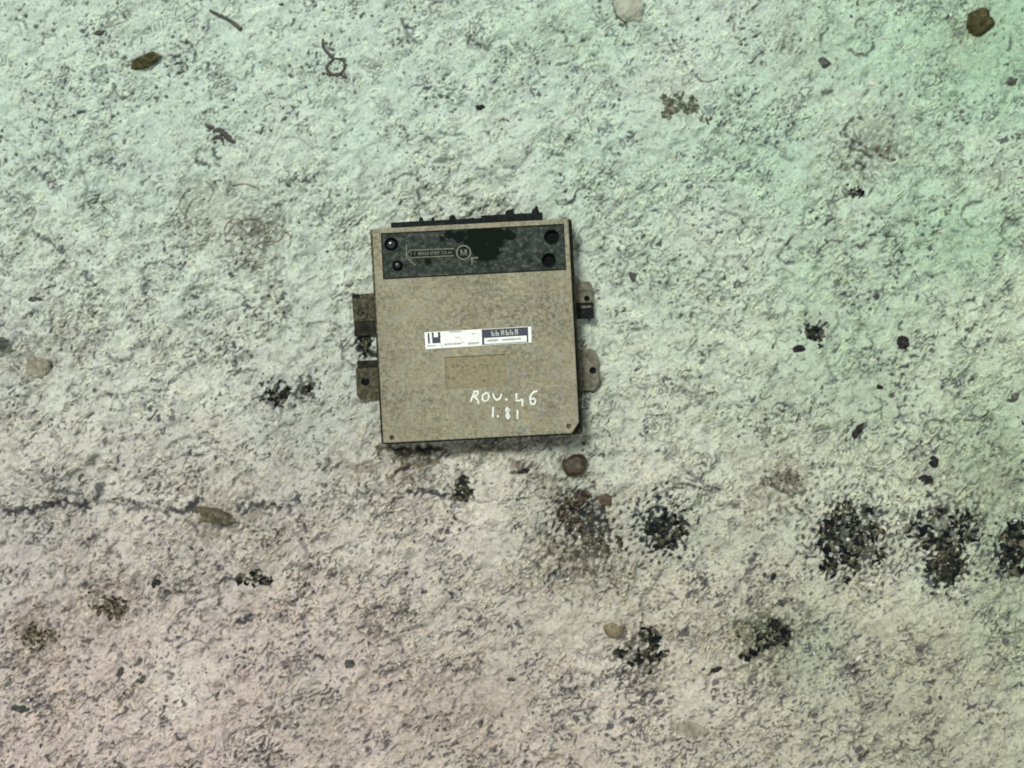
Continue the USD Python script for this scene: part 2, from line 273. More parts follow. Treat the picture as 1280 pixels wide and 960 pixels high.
for pts, hw, st, dp in [
    ([(2, 640), (40, 637), (70, 630), (105, 631)], 4, 1, .0015), ([(118, 628), (122, 610), (128, 608)], 4, .9, .001), ([(62, 612), (100, 618)], 3, .8, .001),
    ([(140, 624), (180, 630)], 2.2, .7, .001), ([(207, 641), (236, 636), (250, 623)], 4.5, 1, .0015), ([(300, 636), (325, 632), (350, 634)], 4, .95, .001),
    ([(512, 614), (532, 613), (560, 620)], 3, 1, .001), ([(565, 625), (580, 608), (578, 597)], 5, 1, .001), ([(585, 622), (600, 628), (670, 620)], 1.8, .5, .001),
    ([(768, 2), (771, 18), (784, 32)], 3.2, .9, .001), ([(842, 909), (862, 906), (884, 915)], 3, .85, .001), ([(700, 590), (702, 572), (715, 566)], 2, .4, .0004), ([(232, 652), (262, 660), (300, 655)], 3, .6, .0006),
    ([(350, 634), (385, 630), (420, 624), (460, 618), (505, 614)], 2.0, .45, .001), ([(670, 620), (740, 632), (800, 628), (850, 606)], 1.6, .5, .001), ([(0, 643), (60, 634), (130, 628), (205, 638)], 2.2, .5, .001), ([(230, 640), (300, 636)], 2, .4, .001),
    ([(272, 728), (285, 724), (302, 721)], 3.2, 1, .001), ([(308, 721), (332, 722), (336, 730)], 4, 1, .001), ([(297, 778), (314, 770)], 3, 1, .001),
    ([(274, 735), (274, 755), (290, 769)], 1.6, .5, .0008), ([(258, 157), (270, 162), (290, 178)], 3, 1, .001), ([(270, 176), (280, 172)], 3, .7, .001),
    ([(244, 200), (262, 206)], 3, .9, .001), ([(285, 466), (318, 462)], 2.4, .8, .001), ([(248, 730), (265, 736), (300, 668)], 1.6, .35, .0006),
    ([(1063, 183), (1090, 195)], 2.5, .9, .001), ([(1070, 202), (1082, 207)], 3.5, 1, .001), ([(1056, 242), (1078, 238)], 4, .9, .001),
    ([(880, 860), (890, 834), (925, 836)], 2, .5, .0006), ([(1100, 590), (1130, 600)], 2, .4, .0006),
    ([(700, 700), (692, 728)], 2.2, .8, .001), ([(95, 735), (118, 732)], 3, .8, .001), ([(140, 692), (150, 700)], 3, .6, .001),
    ([(80, 705), (78, 735)], 2, .5, .0006), ([(250, 820), (258, 806), (278, 797)], 2.5, .6, .001), ([(950, 600), (985, 618), (1005, 615)], 2.6, .8, .001),
    ([(900, 612), (880, 606), (860, 590)], 2, .7, .0008), ([(905, 630), (925, 632)], 3, .7, .0008), ([(850, 605), (880, 610)], 2, .7, .0008),
    ([(1150, 640), (1180, 632)], 2.5, .9, .0008), ([(1150, 630), (1200, 625), (1280, 600)], 1.2, .35, .0005), ([(45, 590), (60, 598)], 3, .4, .0005),
    ([(275, 825), (320, 830)], 1.5, .35, .0005), ([(60, 190), (85, 205)], 2.4, .6, .001), ([(52, 215), (68, 238)], 3.4, .6, .001), ([(40, 290), (66, 304), (80, 315)], 2.2, .75, .001),
    ([(100, 200), (110, 240)], 2, .5, .001), ([(12, 180), (40, 220)], 1.6, .4, .001), ([(505, 30), (513, 48), (518, 52)], 2.6, .75, .0008), ([(590, 52), (612, 60)], 3, .8, .0008),
    ([(900, 265), (920, 270), (935, 285)], 2, .6, .0008), ([(1258, 275), (1274, 280)], 3, .6, .0008), ([(965, 180), (990, 200), (975, 195)], 2, .55, .0008),
    ([(640, 590), (655, 588)], 4, .9, .0008), ([(555, 240), (562, 215)], 1.5, .5, .0005), ([(1100, 690), (1140, 655), (1175, 650)], 4, .5, .0005),
    ([(800, 865), (815, 868)], 4, .9, .0008), ([(600, 660), (640, 665)], 1.4, .3, .0005), ([(370, 665), (385, 690)], 3, .5, .0008), ([(365, 707), (388, 709)], 3, .65, .0008)]:
    stroke(K, pts, hw * .95, st * .88, .26, dp)
for x, y, r, st in [(1060, 672, 38, .62), (1100, 658, 18, .55), (1138, 656, 14, .5), (1180, 702, 22, 1), (1176, 714, 17, 1), (1180, 662, 34, .5), (1266, 686, 24, .9), (826, 660, 28, .8), (732, 655, 28, .65), (716, 640, 17, .85), (745, 680, 14, .6), (795, 822, 26, .42), (955, 795, 24, .38),
                    (1018, 415, 12, .9), (345, 492, 14, .9), (325, 285, 22, .2), (415, 790, 8, .5), (1100, 185, 24, .2), (380, 488, 12, .6), (450, 432, 9, .7), (462, 440, 7, .6), (578, 612, 10, .6), (1072, 537, 9, .6), (690, 30, 5, .3)]:
    stroke(K, [(x, y)], r * .92, min(1, st * 1.35), .58, .0006, .25)
for x, y, r, st in [(720, 690, 36, .75), (722, 640, 30, .6), (735, 680, 40, .5), (950, 795, 40, .55), (975, 595, 34, .5), (852, 135, 34, .15), (820, 110, 30, .1), (130, 758, 32, .6), (45, 798, 26, .65), (268, 645, 34, .7),
                    (1100, 165, 40, .35), (510, 575, 36, .55), (430, 580, 22, .35), (320, 290, 42, .4), (265, 250, 36, .35), (1205, 45, 24, .4), (810, 790, 30, .4), (815, 845, 22, .5), (640, 590, 20, .3), (45, 455, 22, .5), (540, 900, 40, .35),
                    (470, 790, 30, .2), (400, 910, 40, .3), (960, 610, 24, .5), (1185, 600, 30, .3), (1250, 600, 26, .45), (330, 720, 34, .3), (350, 690, 40, .3), (80, 420, 22, .45), (700, 60, 28, .2), (1000, 60, 50, .2), (600, 870, 40, .3), (1150, 880, 60, .2)]:
    stroke(B, [(x, y)], r, st * .8, .6, 0, .8)

ra_ = np.random.default_rng(77)
for _ in range(150):                              # rims of round flakes and buried pebbles: short dark arcs
    ax, ay, ar = ra_.uniform(-60, 1340), ra_.uniform(-60, 1020), ra_.uniform(7, 24); a0_, sp_ = ra_.uniform(0, 6.28), ra_.uniform(1.2, 3.6); el_ = ra_.uniform(.55, 1)
    pts = [(ax + ar * math.cos(a0_ + sp_ * t), ay + ar * el_ * math.sin(a0_ + sp_ * t)) for t in np.linspace(0, 1, 7)]
    stroke(K, pts, ra_.uniform(1.1, 2.0), ra_.uniform(.3, .75), .3, .0009)
for _ in range(90):                               # short straight nicks
    ax, ay, ar, a0_ = ra_.uniform(-60, 1340), 1020 - 1080 * ra_.random() ** 1.5, ra_.uniform(4, 12), math.radians(ra_.normal(-35, 35))
    stroke(K, [(ax, ay), (ax + ar * math.cos(a0_), ay + ar * math.sin(a0_))], ra_.uniform(1.3, 3.0), ra_.uniform(.5, .95), .25, .0009)
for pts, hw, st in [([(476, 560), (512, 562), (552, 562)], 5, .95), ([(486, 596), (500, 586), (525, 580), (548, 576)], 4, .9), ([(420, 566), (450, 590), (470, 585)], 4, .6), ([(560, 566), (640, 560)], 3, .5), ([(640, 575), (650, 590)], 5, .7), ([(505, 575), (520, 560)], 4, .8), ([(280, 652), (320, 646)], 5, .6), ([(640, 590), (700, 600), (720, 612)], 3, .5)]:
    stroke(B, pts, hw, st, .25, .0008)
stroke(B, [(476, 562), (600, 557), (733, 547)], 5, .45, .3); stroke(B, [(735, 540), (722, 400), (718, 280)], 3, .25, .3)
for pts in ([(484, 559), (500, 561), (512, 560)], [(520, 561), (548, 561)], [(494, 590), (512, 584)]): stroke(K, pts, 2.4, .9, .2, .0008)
base_h = relief - carve
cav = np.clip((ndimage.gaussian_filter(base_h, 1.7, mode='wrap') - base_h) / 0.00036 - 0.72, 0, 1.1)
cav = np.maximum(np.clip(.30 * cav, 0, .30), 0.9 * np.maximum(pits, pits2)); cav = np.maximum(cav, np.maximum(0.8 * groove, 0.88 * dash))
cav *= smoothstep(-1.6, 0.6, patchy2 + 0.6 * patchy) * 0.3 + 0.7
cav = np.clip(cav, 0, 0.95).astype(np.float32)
specks = smoothstep(2.0, 2.4, band(0.0055, 0.7, 51, 1.3, math.radians(30)) + 0.4 * patchy2).astype(np.float32) * 0.85

def axis(half, step, far):
    a = list(np.arange(0, half, step)); d = step
    while a[-1] < far: d *= 1.17; a.append(a[-1] + d)
    a = np.array(a); return np.concatenate([-a[:0:-1], a])
xs, ys = axis(0.485, 0.00092, 4.0), axis(0.375, 0.00092, 4.0)
GX, GY = np.meshgrid(xs, ys)
ci = [(GY / CELL + N / 2).ravel(), (GX / CELL + N / 2).ravel()]
def sample(f, wrap=True):
    return ndimage.map_coordinates(f, ci, order=1, mode='grid-wrap' if wrap else 'constant', cval=0.0).reshape(GX.shape)
fade = np.exp(-np.maximum(0, np.maximum(np.abs(GX) - 0.5, np.abs(GY) - 0.39)) * 6)
MODC = P(594.75, 413.6, 0.034); MODA = 3.0
ca, sa = math.cos(math.radians(MODA)), math.sin(math.radians(MODA))
def footprint(X, Y):
    u, v = (X - MODC[0]) * ca + (Y - MODC[1]) * sa, -(X - MODC[0]) * sa + (Y - MODC[1]) * ca
    return smoothstep(0.004, -0.012, np.maximum(np.abs(u) - 0.083, np.abs(v) - 0.089))
fp = footprint(GX, GY)
Z = sample(lows) * fade + sample(base_h) * (0.15 + 0.85 * fade)
Z = Z * (1 - 0.8 * fp) - 0.0012 * fp
def ground_z(x, y):
    g = [np.atleast_1d(y) / CELL + N / 2, np.atleast_1d(x) / CELL + N / 2]
    h = ndimage.map_coordinates(base_h + lows, g, order=1, mode='grid-wrap')
    f = footprint(np.atleast_1d(x), np.atleast_1d(y))
    r = h * (1 - 0.8 * f) - 0.0012 * f
    return r if np.ndim(x) else float(r[0])

def grid_mesh(path, X, Y, Z, material):
    ny, nx = X.shape
    v = np.stack([X, Y, Z], -1).reshape(-1, 3)
    i = (np.arange(ny - 1)[:, None] * nx + np.arange(nx - 1)[None]).ravel()
    f = np.stack([i, i + 1, i + nx + 1, i + nx], 1).astype(np.int32)
    zy, zx = np.gradient(Z, Y[:, 0], X[0])
    n = np.stack([-zx, -zy, np.ones_like(Z)], -1); n /= np.linalg.norm(n, axis=-1, keepdims=True)
    m = UsdGeom.Mesh.Define(stage, path)
    m.CreatePointsAttr(Vt.Vec3fArray.FromNumpy(v.astype(np.float32)))
    m.CreateFaceVertexCountsAttr(Vt.IntArray.FromNumpy(np.full(len(f), 4, np.int32)))
    m.CreateFaceVertexIndicesAttr(Vt.IntArray.FromNumpy(f.ravel()))
    m.CreateSubdivisionSchemeAttr('none')
    m.CreateNormalsAttr(Vt.Vec3fArray.FromNumpy(n.reshape(-1, 3).astype(np.float32))); m.SetNormalsInterpolation('vertex')
    UsdShade.MaterialBindingAPI.Apply(m.GetPrim()).Bind(material)
    return m.GetPrim()
gp = grid_mesh('/World/ground', GX, GY, Z, ground_mat)
tag(gp, 'pale weathered concrete ground with flaking crust, pits and dark stains', None, None, 'structure')
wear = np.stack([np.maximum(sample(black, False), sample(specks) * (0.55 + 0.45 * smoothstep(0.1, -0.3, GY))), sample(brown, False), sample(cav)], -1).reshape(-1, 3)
# lens colour shading painted into the slab: greenish upper side, pinkish at the lower left
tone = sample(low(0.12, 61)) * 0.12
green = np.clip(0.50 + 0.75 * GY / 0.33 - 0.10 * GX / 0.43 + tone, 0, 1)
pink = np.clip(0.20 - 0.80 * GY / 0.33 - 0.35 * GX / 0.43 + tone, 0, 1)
low_dimming = np.clip(0.26 - 0.75 * GY / 0.33 + 1.6 * tone, 0, 0.8) * 0.85     # dimming towards the lower edge painted in, with some dirt tone
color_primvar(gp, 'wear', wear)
film = np.clip(0.10 + 0.66 * GX / 0.43 - 0.12 * GY / 0.33 + tone, 0, 1)       # yellow green lens tint and dimming painted in, strongest to the right
color_primvar(gp, 'film', np.stack([film, sample(ridge) * .9, sample(ridge) * 0], -1).reshape(-1, 3))  # red channel: painted lens tint; green channel: lighter ridge crests
color_primvar(gp, 'tint', np.stack([green, pink, low_dimming], -1).reshape(-1, 3))

# ------------------------------------------------------------------ the control unit
LID_TOP = 0.034
ecu = thing('control_unit', 'brown dusty engine control unit with black header strip lying on concrete', 'control unit', (MODC[0], MODC[1], 0), MODA)
def L(px, py, zz=LID_TOP):
    d = P(px, py, zz) - [MODC[0], MODC[1], 0]
    return np.array([d[0] * ca + d[1] * sa, -d[0] * sa + d[1] * ca, zz])
def rounded(w, h, r, cx=0, cy=0, clip=0):
    p = sbox(cx - w / 2 + r, cy - h / 2 + r, cx + w / 2 - r, cy + h / 2 - r).buffer(r, quad_segs=5)
    if clip:
        p = p.difference(Polygon([(cx + w / 2 + .01, cy - h / 2 - .01), (cx + w / 2 - clip, cy - h / 2 - .01), (cx + w / 2 - clip, cy - h / 2), (cx + w / 2, cy - h / 2 + clip * 1.45), (cx + w / 2 + .01, cy - h / 2 + clip * 1.45)]))
    return p
def ring(p): return [list(orient(p, 1.0).exterior.coords)[:-1]]
def prism(poly, z0, z1, bev=0.0):
    "extruded convex outline with a chamfered top edge"
    a = CrossSection(ring(poly))
    if not bev: return Manifold.extrude(a, z1 - z0).translate([0, 0, z0])
    top = CrossSection(ring(poly.buffer(-bev)))
    lo = Manifold.extrude(a, z1 - z0 - bev).translate([0, 0, z0]); hi = Manifold.extrude(top, 1e-5).translate([0, 0, z1 - 1e-5])
    return Manifold.batch_hull([lo, hi])
def cyl(r, z0, z1, cx, cy, seg=28): return Manifold.cylinder(z1 - z0, r, r, seg).translate([float(cx), float(cy), z0])
def shape_mesh(poly, z0, z1):
    geoms = [g for g in getattr(poly, 'geoms', [poly]) if g.area > 1e-10]
    m = trimesh.util.concatenate([trimesh.creation.extrude_polygon(g, z1 - z0, engine='earcut') for g in geoms]); m.apply_translation([0, 0, z0]); return m

c0 = L(595.7, 414.4, 0.027)
case = prism(rounded(0.1672, 0.1788, 0.003, c0[0], c0[1]), -0.003, 0.0268, 0.0008)
obj('case', case, case_mat, ecu, 'dark lower housing showing round the lid', smooth=25)
LW, LH = 0.1617, 0.1765
lid = prism(rounded(LW, LH, 0.0016, 0, 0, 0.0062), 0.027, LID_TOP, 0.0007)
pc = [L(476.5, 288.5), L(706, 282.5), L(707.5, 338), L(478, 349)]
px0, px1 = (pc[0][0] + pc[3][0]) / 2, (pc[1][0] + pc[2][0]) / 2
py0, py1 = (pc[2][1] + pc[3][1]) / 2, (pc[0][1] + pc[1][1]) / 2
lid -= Manifold.cube([px1 - px0, py1 - py0, 0.01]).translate([px0, py0, LID_TOP - 0.0026])
ra, rb = L(555.5, 446.5), L(633.5, 482.5)
rw, rh, rcx, rcy = rb[0] - ra[0], ra[1] - rb[1], (ra[0] + rb[0]) / 2, (ra[1] + rb[1]) / 2
lid -= Manifold.extrude(CrossSection(ring(rounded(rw, rh, 0.0012, rcx, rcy))), 0.01).translate([0, 0, LID_TOP - 0.0013])
holes = [(489, 305, 9), (497, 332, 7.2), (689.5, 296, 10), (686, 325, 9.6)]
for x, y, r in holes: lid -= cyl(r * 0.000658, 0.0285, 0.05, *L(x, y)[:2])
for x, y in ((490, 547), (711, 532.5)): lid -= cyl(0.0021, 0.031, 0.05, *L(x, y)[:2], 18)
obj('lid', lid, lid_mat, ecu, smooth=25)
obj('recess_floor', shape_mesh(rounded(rw - 0.0001, rh - 0.0001, 0.0012, rcx, rcy), LID_TOP - 0.0014, LID_TOP - 0.0011), recess_mat, ecu, 'brown grimy floor of the pressed rectangle in the lid')
for x, y in ((490, 547), (711, 532.5)):
    s_ = L(x, y); hd = cyl(0.0019, 0.0312, 0.0325, s_[0], s_[1], 18) - Manifold.cube([0.003, 0.0006, 0.002], True).rotate([0, 0, 35]).translate([s_[0], s_[1], 0.0326])
    obj('screw', hd, chip_red, ecu)
# recessed black strip
pnl = prism(rounded(px1 - px0 - 0.0012, py1 - py0 - 0.0012, 0.001, (px0 + px1) / 2, (py0 + py1) / 2), LID_TOP - 0.0025, LID_TOP - 0.0007, 0.0004)
for x, y, r in holes: pnl -= cyl(r * 0.000658 - 0.0002, 0.02, 0.05, *L(x, y)[:2])
pv, pf, _ = meshkit.arrays(pnl.refine_to_length(0.0012))
pp = obj('header_strip', (pv, pf), panel_mat, ecu, 'black plastic strip with dusty surface and one wiped patch')
def blob(v, pts, rad):
    out = np.zeros(len(v))
    nz = meshkit.fbm(np.c_[v[:, :2] * 300, np.zeros(len(v))], 4, 3) - 0.5
    for (x, y), r in zip(pts, rad):
        c = L(x, y); out = np.maximum(out, smoothstep(1.25, 0.75, np.hypot((v[:, 0] - c[0]), (v[:, 1] - c[1])) / (r * 0.000658) + 1.0 * nz))
    return out
wiped = blob(pv, [(600, 299), (618, 300), (614, 312), (606, 318), (634, 293), (641, 295), (575, 295), (562, 293), (588, 303), (596, 310), (626, 292), (590, 290), (610, 290), (535, 327), (552, 298)], [15, 15, 12, 10, 8, 5, 9, 7, 11, 11, 9, 9, 9, 5, 4])
edge = np.minimum(np.minimum(pv[:, 0] - px0, px1 - pv[:, 0]), np.minimum(pv[:, 1] - py0, py1 - pv[:, 1]))
streak = 0.45 * smoothstep(0.55, 0.72, meshkit.fbm(np.c_[pv[:, 0] * 90, pv[:, 1] * 160, np.zeros(len(pv))], 4, 9))
color_primvar(pp, 'dust', np.repeat(np.clip(np.maximum(np.maximum(wiped, streak), 0.8 * smoothstep(0.0014, 0.0006, edge)), 0, 1)[:, None], 3, 1))
for k, (x, y, r) in enumerate(holes):
    c = L(x, y); R = r * 0.000658 - 0.0004
    cup = cyl(R, 0.0287, LID_TOP - 0.0009, c[0], c[1]) - cyl(R - 0.0006, 0.0293, 0.05, c[0], c[1])
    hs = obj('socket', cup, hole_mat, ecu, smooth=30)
    if k < 2:
        dm = trimesh.creation.icosphere(subdivisions=3, radius=1.0); dm.apply_scale([R * 0.78, R * 0.78, 0.0028]); dm.apply_translation([c[0] - 0.0004, c[1] + (0.0006 if k else 0), 0.0302])
        obj('plug', dm, gloss_black, hs, smooth=True)
    else:
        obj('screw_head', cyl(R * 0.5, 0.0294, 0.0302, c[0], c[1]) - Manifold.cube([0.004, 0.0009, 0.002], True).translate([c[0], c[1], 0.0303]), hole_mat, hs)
# moulded emblem: framed bar with worn lettering and a ringed letter M
PZ = LID_TOP - 0.0007
def ln(pts, w, zz=PZ): return LineString([L(x, y)[:2] for x, y in pts]).buffer(w * 0.000658 / 2, cap_style=2, join_style=1)
em = [ln([(508, 306), (508, 321), (519, 332)], 1.6), ln([(512.5, 313.5), (507.5, 318), (512.5, 322)], 1.2), ln([(512, 312.8), (568, 310.8)], 1.4), ln([(512, 322), (567, 319.6)], 1.4), ln([(588, 322.5), (597.5, 322)], 2.2), ln([(590, 322.5), (590, 331)], 1.4)]
c = L(579.5, 315.5); em.append(Point(c[0], c[1]).buffer(0.0062).difference(Point(c[0], c[1]).buffer(0.0050)))
emb = obj('emblem_frame', shape_mesh(unary_union(em), PZ - 0.0002, PZ + 0.0005), dust_line, ecu)
obj('emblem_ground', shape_mesh(unary_union([ln([(512, 317.4), (568, 315.2)], 8), Point(c[0], c[1]).buffer(0.0052)]), PZ - 0.0002, PZ + 0.00008), black_mat, emb)
mm = meshkit.text_mesh('M', 0.0048, 0.0005, True); mm.apply_translation(-mm.bounds.mean(0)); mm.apply_translation([c[0], c[1], PZ + 0.0002]); obj('emblem_letter', mm, dust_line, emb)
r2 = random.Random(5); bits = []
x = 514.0
while x < 564:                                   # worn raised letters, no longer legible in the photograph
    y = 317.2 - (x - 514) * 0.037; w = r2.uniform(2.0, 3.2)
    bits.append(ln([(x, y + 2.2), (x, y - 2.2)], .9))
    if r2.random() < .7: bits.append(ln([(x, y - r2.choice((-2, 0, 2))), (x + w, y - r2.choice((-2, 0, 2)))], .9))
    if r2.random() < .55: bits.append(ln([(x + w, y + 2.2), (x + w, y - 2.2)], .9))
    x += w + 1.7
obj('emblem_lettering', shape_mesh(unary_union(bits), PZ - 0.0002, PZ + 0.0004), dust_line, emb)

# header at the upper edge
def lbox(x0, y0, x1, y1, z0, z1, bev=0.0006, r=0.0006):
    a, b = L(x0, y0, z1), L(x1, y1, z1)
    return prism(rounded(abs(b[0] - a[0]), abs(a[1] - b[1]), r, (a[0] + b[0]) / 2, (a[1] + b[1]) / 2), z0, z1, bev)
con = thing  # (name kept free)
def lstrip(x0, x1, out, z0, z1, inn=0.004):
    "block along the upper edge of the case; out = metres beyond the lid edge"
    a, b = L(x0, 280, z1)[0], L(x1, 270, z1)[0]; e = LH / 2
    return prism(rounded(b - a, out + inn, 0.0005, (a + b) / 2, e + (out - inn) / 2), z0, z1, 0.0005)
h1 = lstrip(488.5, 601, 0.0056, 0.006, 0.0255); h2 = lstrip(601.6, 678.5, 0.0074, 0.006, 0.0265)
obj('connector', h1, black_mat, ecu, 'left half of the black connector', smooth=25)
obj('connector', h2, black_mat, ecu, 'right half of the black connector', smooth=25)
for x, w, o in ((526, 7, .0095), (541, 5, .0088), (565.5, 11, .0100), (590, 5, .0070), (636, 12, .0118), (641, 5, .0125), (669.5, 13, .0120), (671, 6, .0137), (652, 5, .0085)):
    zc = 0.021; a = L(x, 270, zc)[0]
    lug = Manifold.batch_hull([cyl(w * .00033, zc - .004, zc + .001, a, LH / 2 + 0.004, 16), cyl(w * .00024, zc - .004, zc, a, LH / 2 + o - w * .00024, 16)])
    obj('locking_lug', lug, black_mat, ecu, smooth=25)

# mounting brackets
def tab(pts, holes_, mat_, z0, z1, label=None, rad=0.0012):
    p = Polygon([L(x, y, z1)[:2] for x, y in pts]).buffer(-rad).buffer(rad, quad_segs=4)
    for x, y, r in holes_: q_ = L(x, y, z1); p = p.difference(Point(q_[0], q_[1]).buffer(r * 0.000675))
    return obj('mounting_bracket', shape_mesh(p, z0, z1), mat_, ecu, label)
lf = L(465, 290, .0272), L(476, 540, .0272)
obj('side_flange', prism(Polygon([(-LW / 2 - .0022, LH / 2), (-LW / 2 - .0022, LH / 2 - .0005), (-LW / 2 - .0006, -LH / 2 + .012), (-LW / 2 - .0003, -LH / 2 + .012), (-LW / 2 - .0003, LH / 2)]), .0264, .0295), tab_mat, ecu)
t = tab([(439.5, 369), (476, 365), (478, 400), (442, 402)], [(452, 392, 3.4)], tab_mat, 0.0035, 0.0062, 'brown upper left bracket with raised ring')
q_ = L(452, 391, 0.0062); obj('raised_ring', cyl(0.0052, 0.006, 0.0078, q_[0], q_[1]) - cyl(0.0033, 0.005, 0.01, q_[0], q_[1]), tab_mat, t, smooth=30)
obj('dark_pad', lbox(442, 399, 477, 418.5, 0.001, 0.0052), case_mat, t, smooth=25)
obj('dark_rib', lbox(440, 367.5, 449, 371.5, 0.0055, 0.0074, .0003, .0003), black_mat, t)
t = tab([(444.5, 459), (478, 456), (480, 499), (452, 501), (446, 494)], [(457, 477, 5.2)], tab_mat, 0.003, 0.0056, 'brown lower left bracket with round hole')
obj('dark_rib', lbox(446, 451, 478, 458.5, 0.002, 0.0066), case_mat, t, smooth=25)
q_ = L(457, 477, 0.004); obj('hole_shade', cyl(0.0034, 0.0012, 0.0034, q_[0], q_[1], 20), hole_mat, t)
t = tab([(712, 353.5), (736, 351.5), (740.5, 357), (741, 379), (713, 380)], [(733.5, 373, 3.6)], tab_grey, 0.004, 0.0066, 'grey upper right bracket with dark block')
obj('dark_block', lbox(714, 379, 742.5, 397.5, 0.002, 0.0078), black_mat, t, smooth=25)
obj('block_slot', lbox(726, 382.5, 739, 384.5, 0.0070, 0.0082, .0002, .0002), tab_grey, t)
q_ = L(733.5, 373, 0.004); obj('hole_shade', cyl(0.0024, 0.0012, 0.0042, q_[0], q_[1], 20), hole_mat, t)
t = tab([(714, 438), (741, 436), (747.5, 444), (749, 480), (743, 488), (716, 488)], [(741, 463, 4.4)], tab_grey, 0.003, 0.0056, 'grey lower right bracket with round hole', 0.002)
q_ = L(741, 463, 0.004); obj('hole_shade', cyl(0.0029, 0.0012, 0.0034, q_[0], q_[1], 20), hole_mat, t)
obj('bracket_rib', lbox(716, 478, 746, 482, 0.005, 0.0064, .0003, .0003), tab_grey, t)

# sticker
TL_, TR_, BR_, BL_ = (530.5, 415.5), (664, 408), (664.5, 428), (532, 436.5)
def U(u, v):
    "point of the sticker, u and v from 0 to 1"
    x = (1 - v) * ((1 - u) * TL_[0] + u * TR_[0]) + v * ((1 - u) * BL_[0] + u * BR_[0]); y = (1 - v) * ((1 - u) * TL_[1] + u * TR_[1]) + v * ((1 - u) * BL_[1] + u * BR_[1])
    return L(x, y)[:2]
def quad(u0, v0, u1, v1): return Polygon([U(u0, v0), U(u1, v0), U(u1, v1), U(u0, v1)])
SZ = LID_TOP + 0.00018
stk = obj('sticker', shape_mesh(quad(0, 0, 1, 1).buffer(-.0003).buffer(.0003), LID_TOP - 0.0002, SZ), white_label, ecu, 'white printed sticker with barcode and black block')
def printed(name, polys, m, dz=0.00006): return obj(name, shape_mesh(unary_union(polys), SZ - 0.0001, SZ + dz), m, stk)
printed('bar', [quad(.028, .06, .045, .68)], print_dark); printed('bar', [quad(.068, .03, .085, .68)], print_dark)
printed('bar', [quad(.085, .32, .145, .68)], print_dark); printed('bar', [quad(.125, .03, .147, .34)], print_dark)
printed('black_block', [quad(.535, .03, .97, .55), quad(.535, .5, .555, .97), quad(.955, .5, .97, .97), quad(.535, .93, .97, .97)], print_dark)
rr = random.Random(11); sm = []
for (u0, u1, v0, v1) in ((.02, .10, .77, .86), (.18, .34, .74, .84), (.40, .64 - .14, .76, .90), (.60 - .07, .52, .8, .85), (.23, .35, .02, .10), (.44, .49, .22, .28), (.48, .51, .76, .84), (.29, .33, .38, .44)):
    if u1 <= u0: continue
    u = u0
    while u < u1: w = rr.uniform(.006, .012); sm.append(quad(u, v0, min(u + w, u1), v1)); u += w + .004
for u0, u1 in ((.585, .69), (.72, .90)):
    u = u0
    while u < u1: w = rr.uniform(.007, .014); sm.append(quad(u, .66, min(u + w, u1), .80)); u += w + .004
printed('small_print', sm, print_grey)
wt = []                                           # white characters on the black block, too coarse in the photograph to read
for u0 in (.625, .665, .715, .76, .80, .845):
    k = rr.randint(0, 3)
    wt += [quad(u0, .12, u0 + .010, .46)]
    wt += [quad(u0, .12, u0 + .028, .19)] if k != 1 else []
    wt += [quad(u0, .27, u0 + .028, .33)] if k != 2 else []
    wt += [quad(u0 + .020, .27, u0 + .030, .46), quad(u0, .39, u0 + .028, .46)] if k != 3 else [quad(u0 + .020, .12, u0 + .030, .46)]
printed('white_characters', wt, faded_white, 0.00012)
printed('white_box', [quad(.565, .57, .945, .62), quad(.565, .84, .945, .90), quad(.565, .57, .580, .90), quad(.925, .57, .945, .90)], white_label, 0.00012)
printed('white_box', [quad(.58, .62, .925, .84)], white_label, 0.00003)

# worn raised marks in the lid's recess
wm = []
for x0, y0 in ((565, 456), (571, 454.5), (577, 457), (584, 455), (592, 457), (600, 454), (608, 456), (618, 455), (560, 470), (566, 471), (604, 474)):
    wm.append(ln([(x0, y0), (x0 + rr.uniform(-1, 2), y0 + rr.uniform(3, 5))], 1.1)); wm.append(ln([(x0, y0 + 1.5), (x0 + 3, y0 + rr.uniform(0, 3))], 1.0))
obj('worn_marking', shape_mesh(unary_union(wm), LID_TOP - 0.0013, LID_TOP - 0.0008), tab_grey, ecu)

# handwriting in white paint marker: ROV. 46 / 1.8i
def pen(strokes, w):
    return unary_union([LineString([L(x, y)[:2] for x, y in s]).buffer(w * 0.000658 / 2, cap_style=1, join_style=1) if len(s) > 1 else Point(L(*s[0])[:2]).buffer(w * 0.000658 * .62) for s in strokes])
line1 = [[(588.8, 501), (590.5, 496), (593.5, 489.2)], [(592, 489.6), (597, 488.8), (597.5, 491.5), (595.3, 494.6), (592, 496)], [(594, 496), (597.8, 501), (598, 504)],
         [(607.5, 491), (603.5, 494), (602.8, 499), (605.5, 501.5), (609.5, 500), (611.2, 495.5), (610, 491.5), (607.5, 491)],
         [(616.3, 493), (618.5, 498), (621, 500), (624.5, 498.5), (626.8, 493.2)], [(633, 499.5)],
         [(645.6, 492.5), (645.2, 500.3), (649, 501), (652, 499.2)], [(653, 499.5), (653, 507)],
         [(671, 489), (667, 490), (663.5, 494), (662.4, 500), (664, 505), (668, 505), (669.6, 500.5), (667, 498), (663.2, 499)]]
line2 = [[(616.2, 509.5), (616, 521)], [(622.5, 520.3)], [(634, 509.4), (632.4, 513), (634.5, 516.2), (636.6, 520), (634.8, 523.3), (632.8, 520), (634, 516.2), (636.4, 512.5), (634, 509.4)],
         [(647, 513), (646.6, 523)]]
for ltr in (line1, line2):
    obj('handwriting', shape_mesh(pen(ltr, 2.3), LID_TOP - 0.0001, LID_TOP + 0.00022), white_ink, ecu)

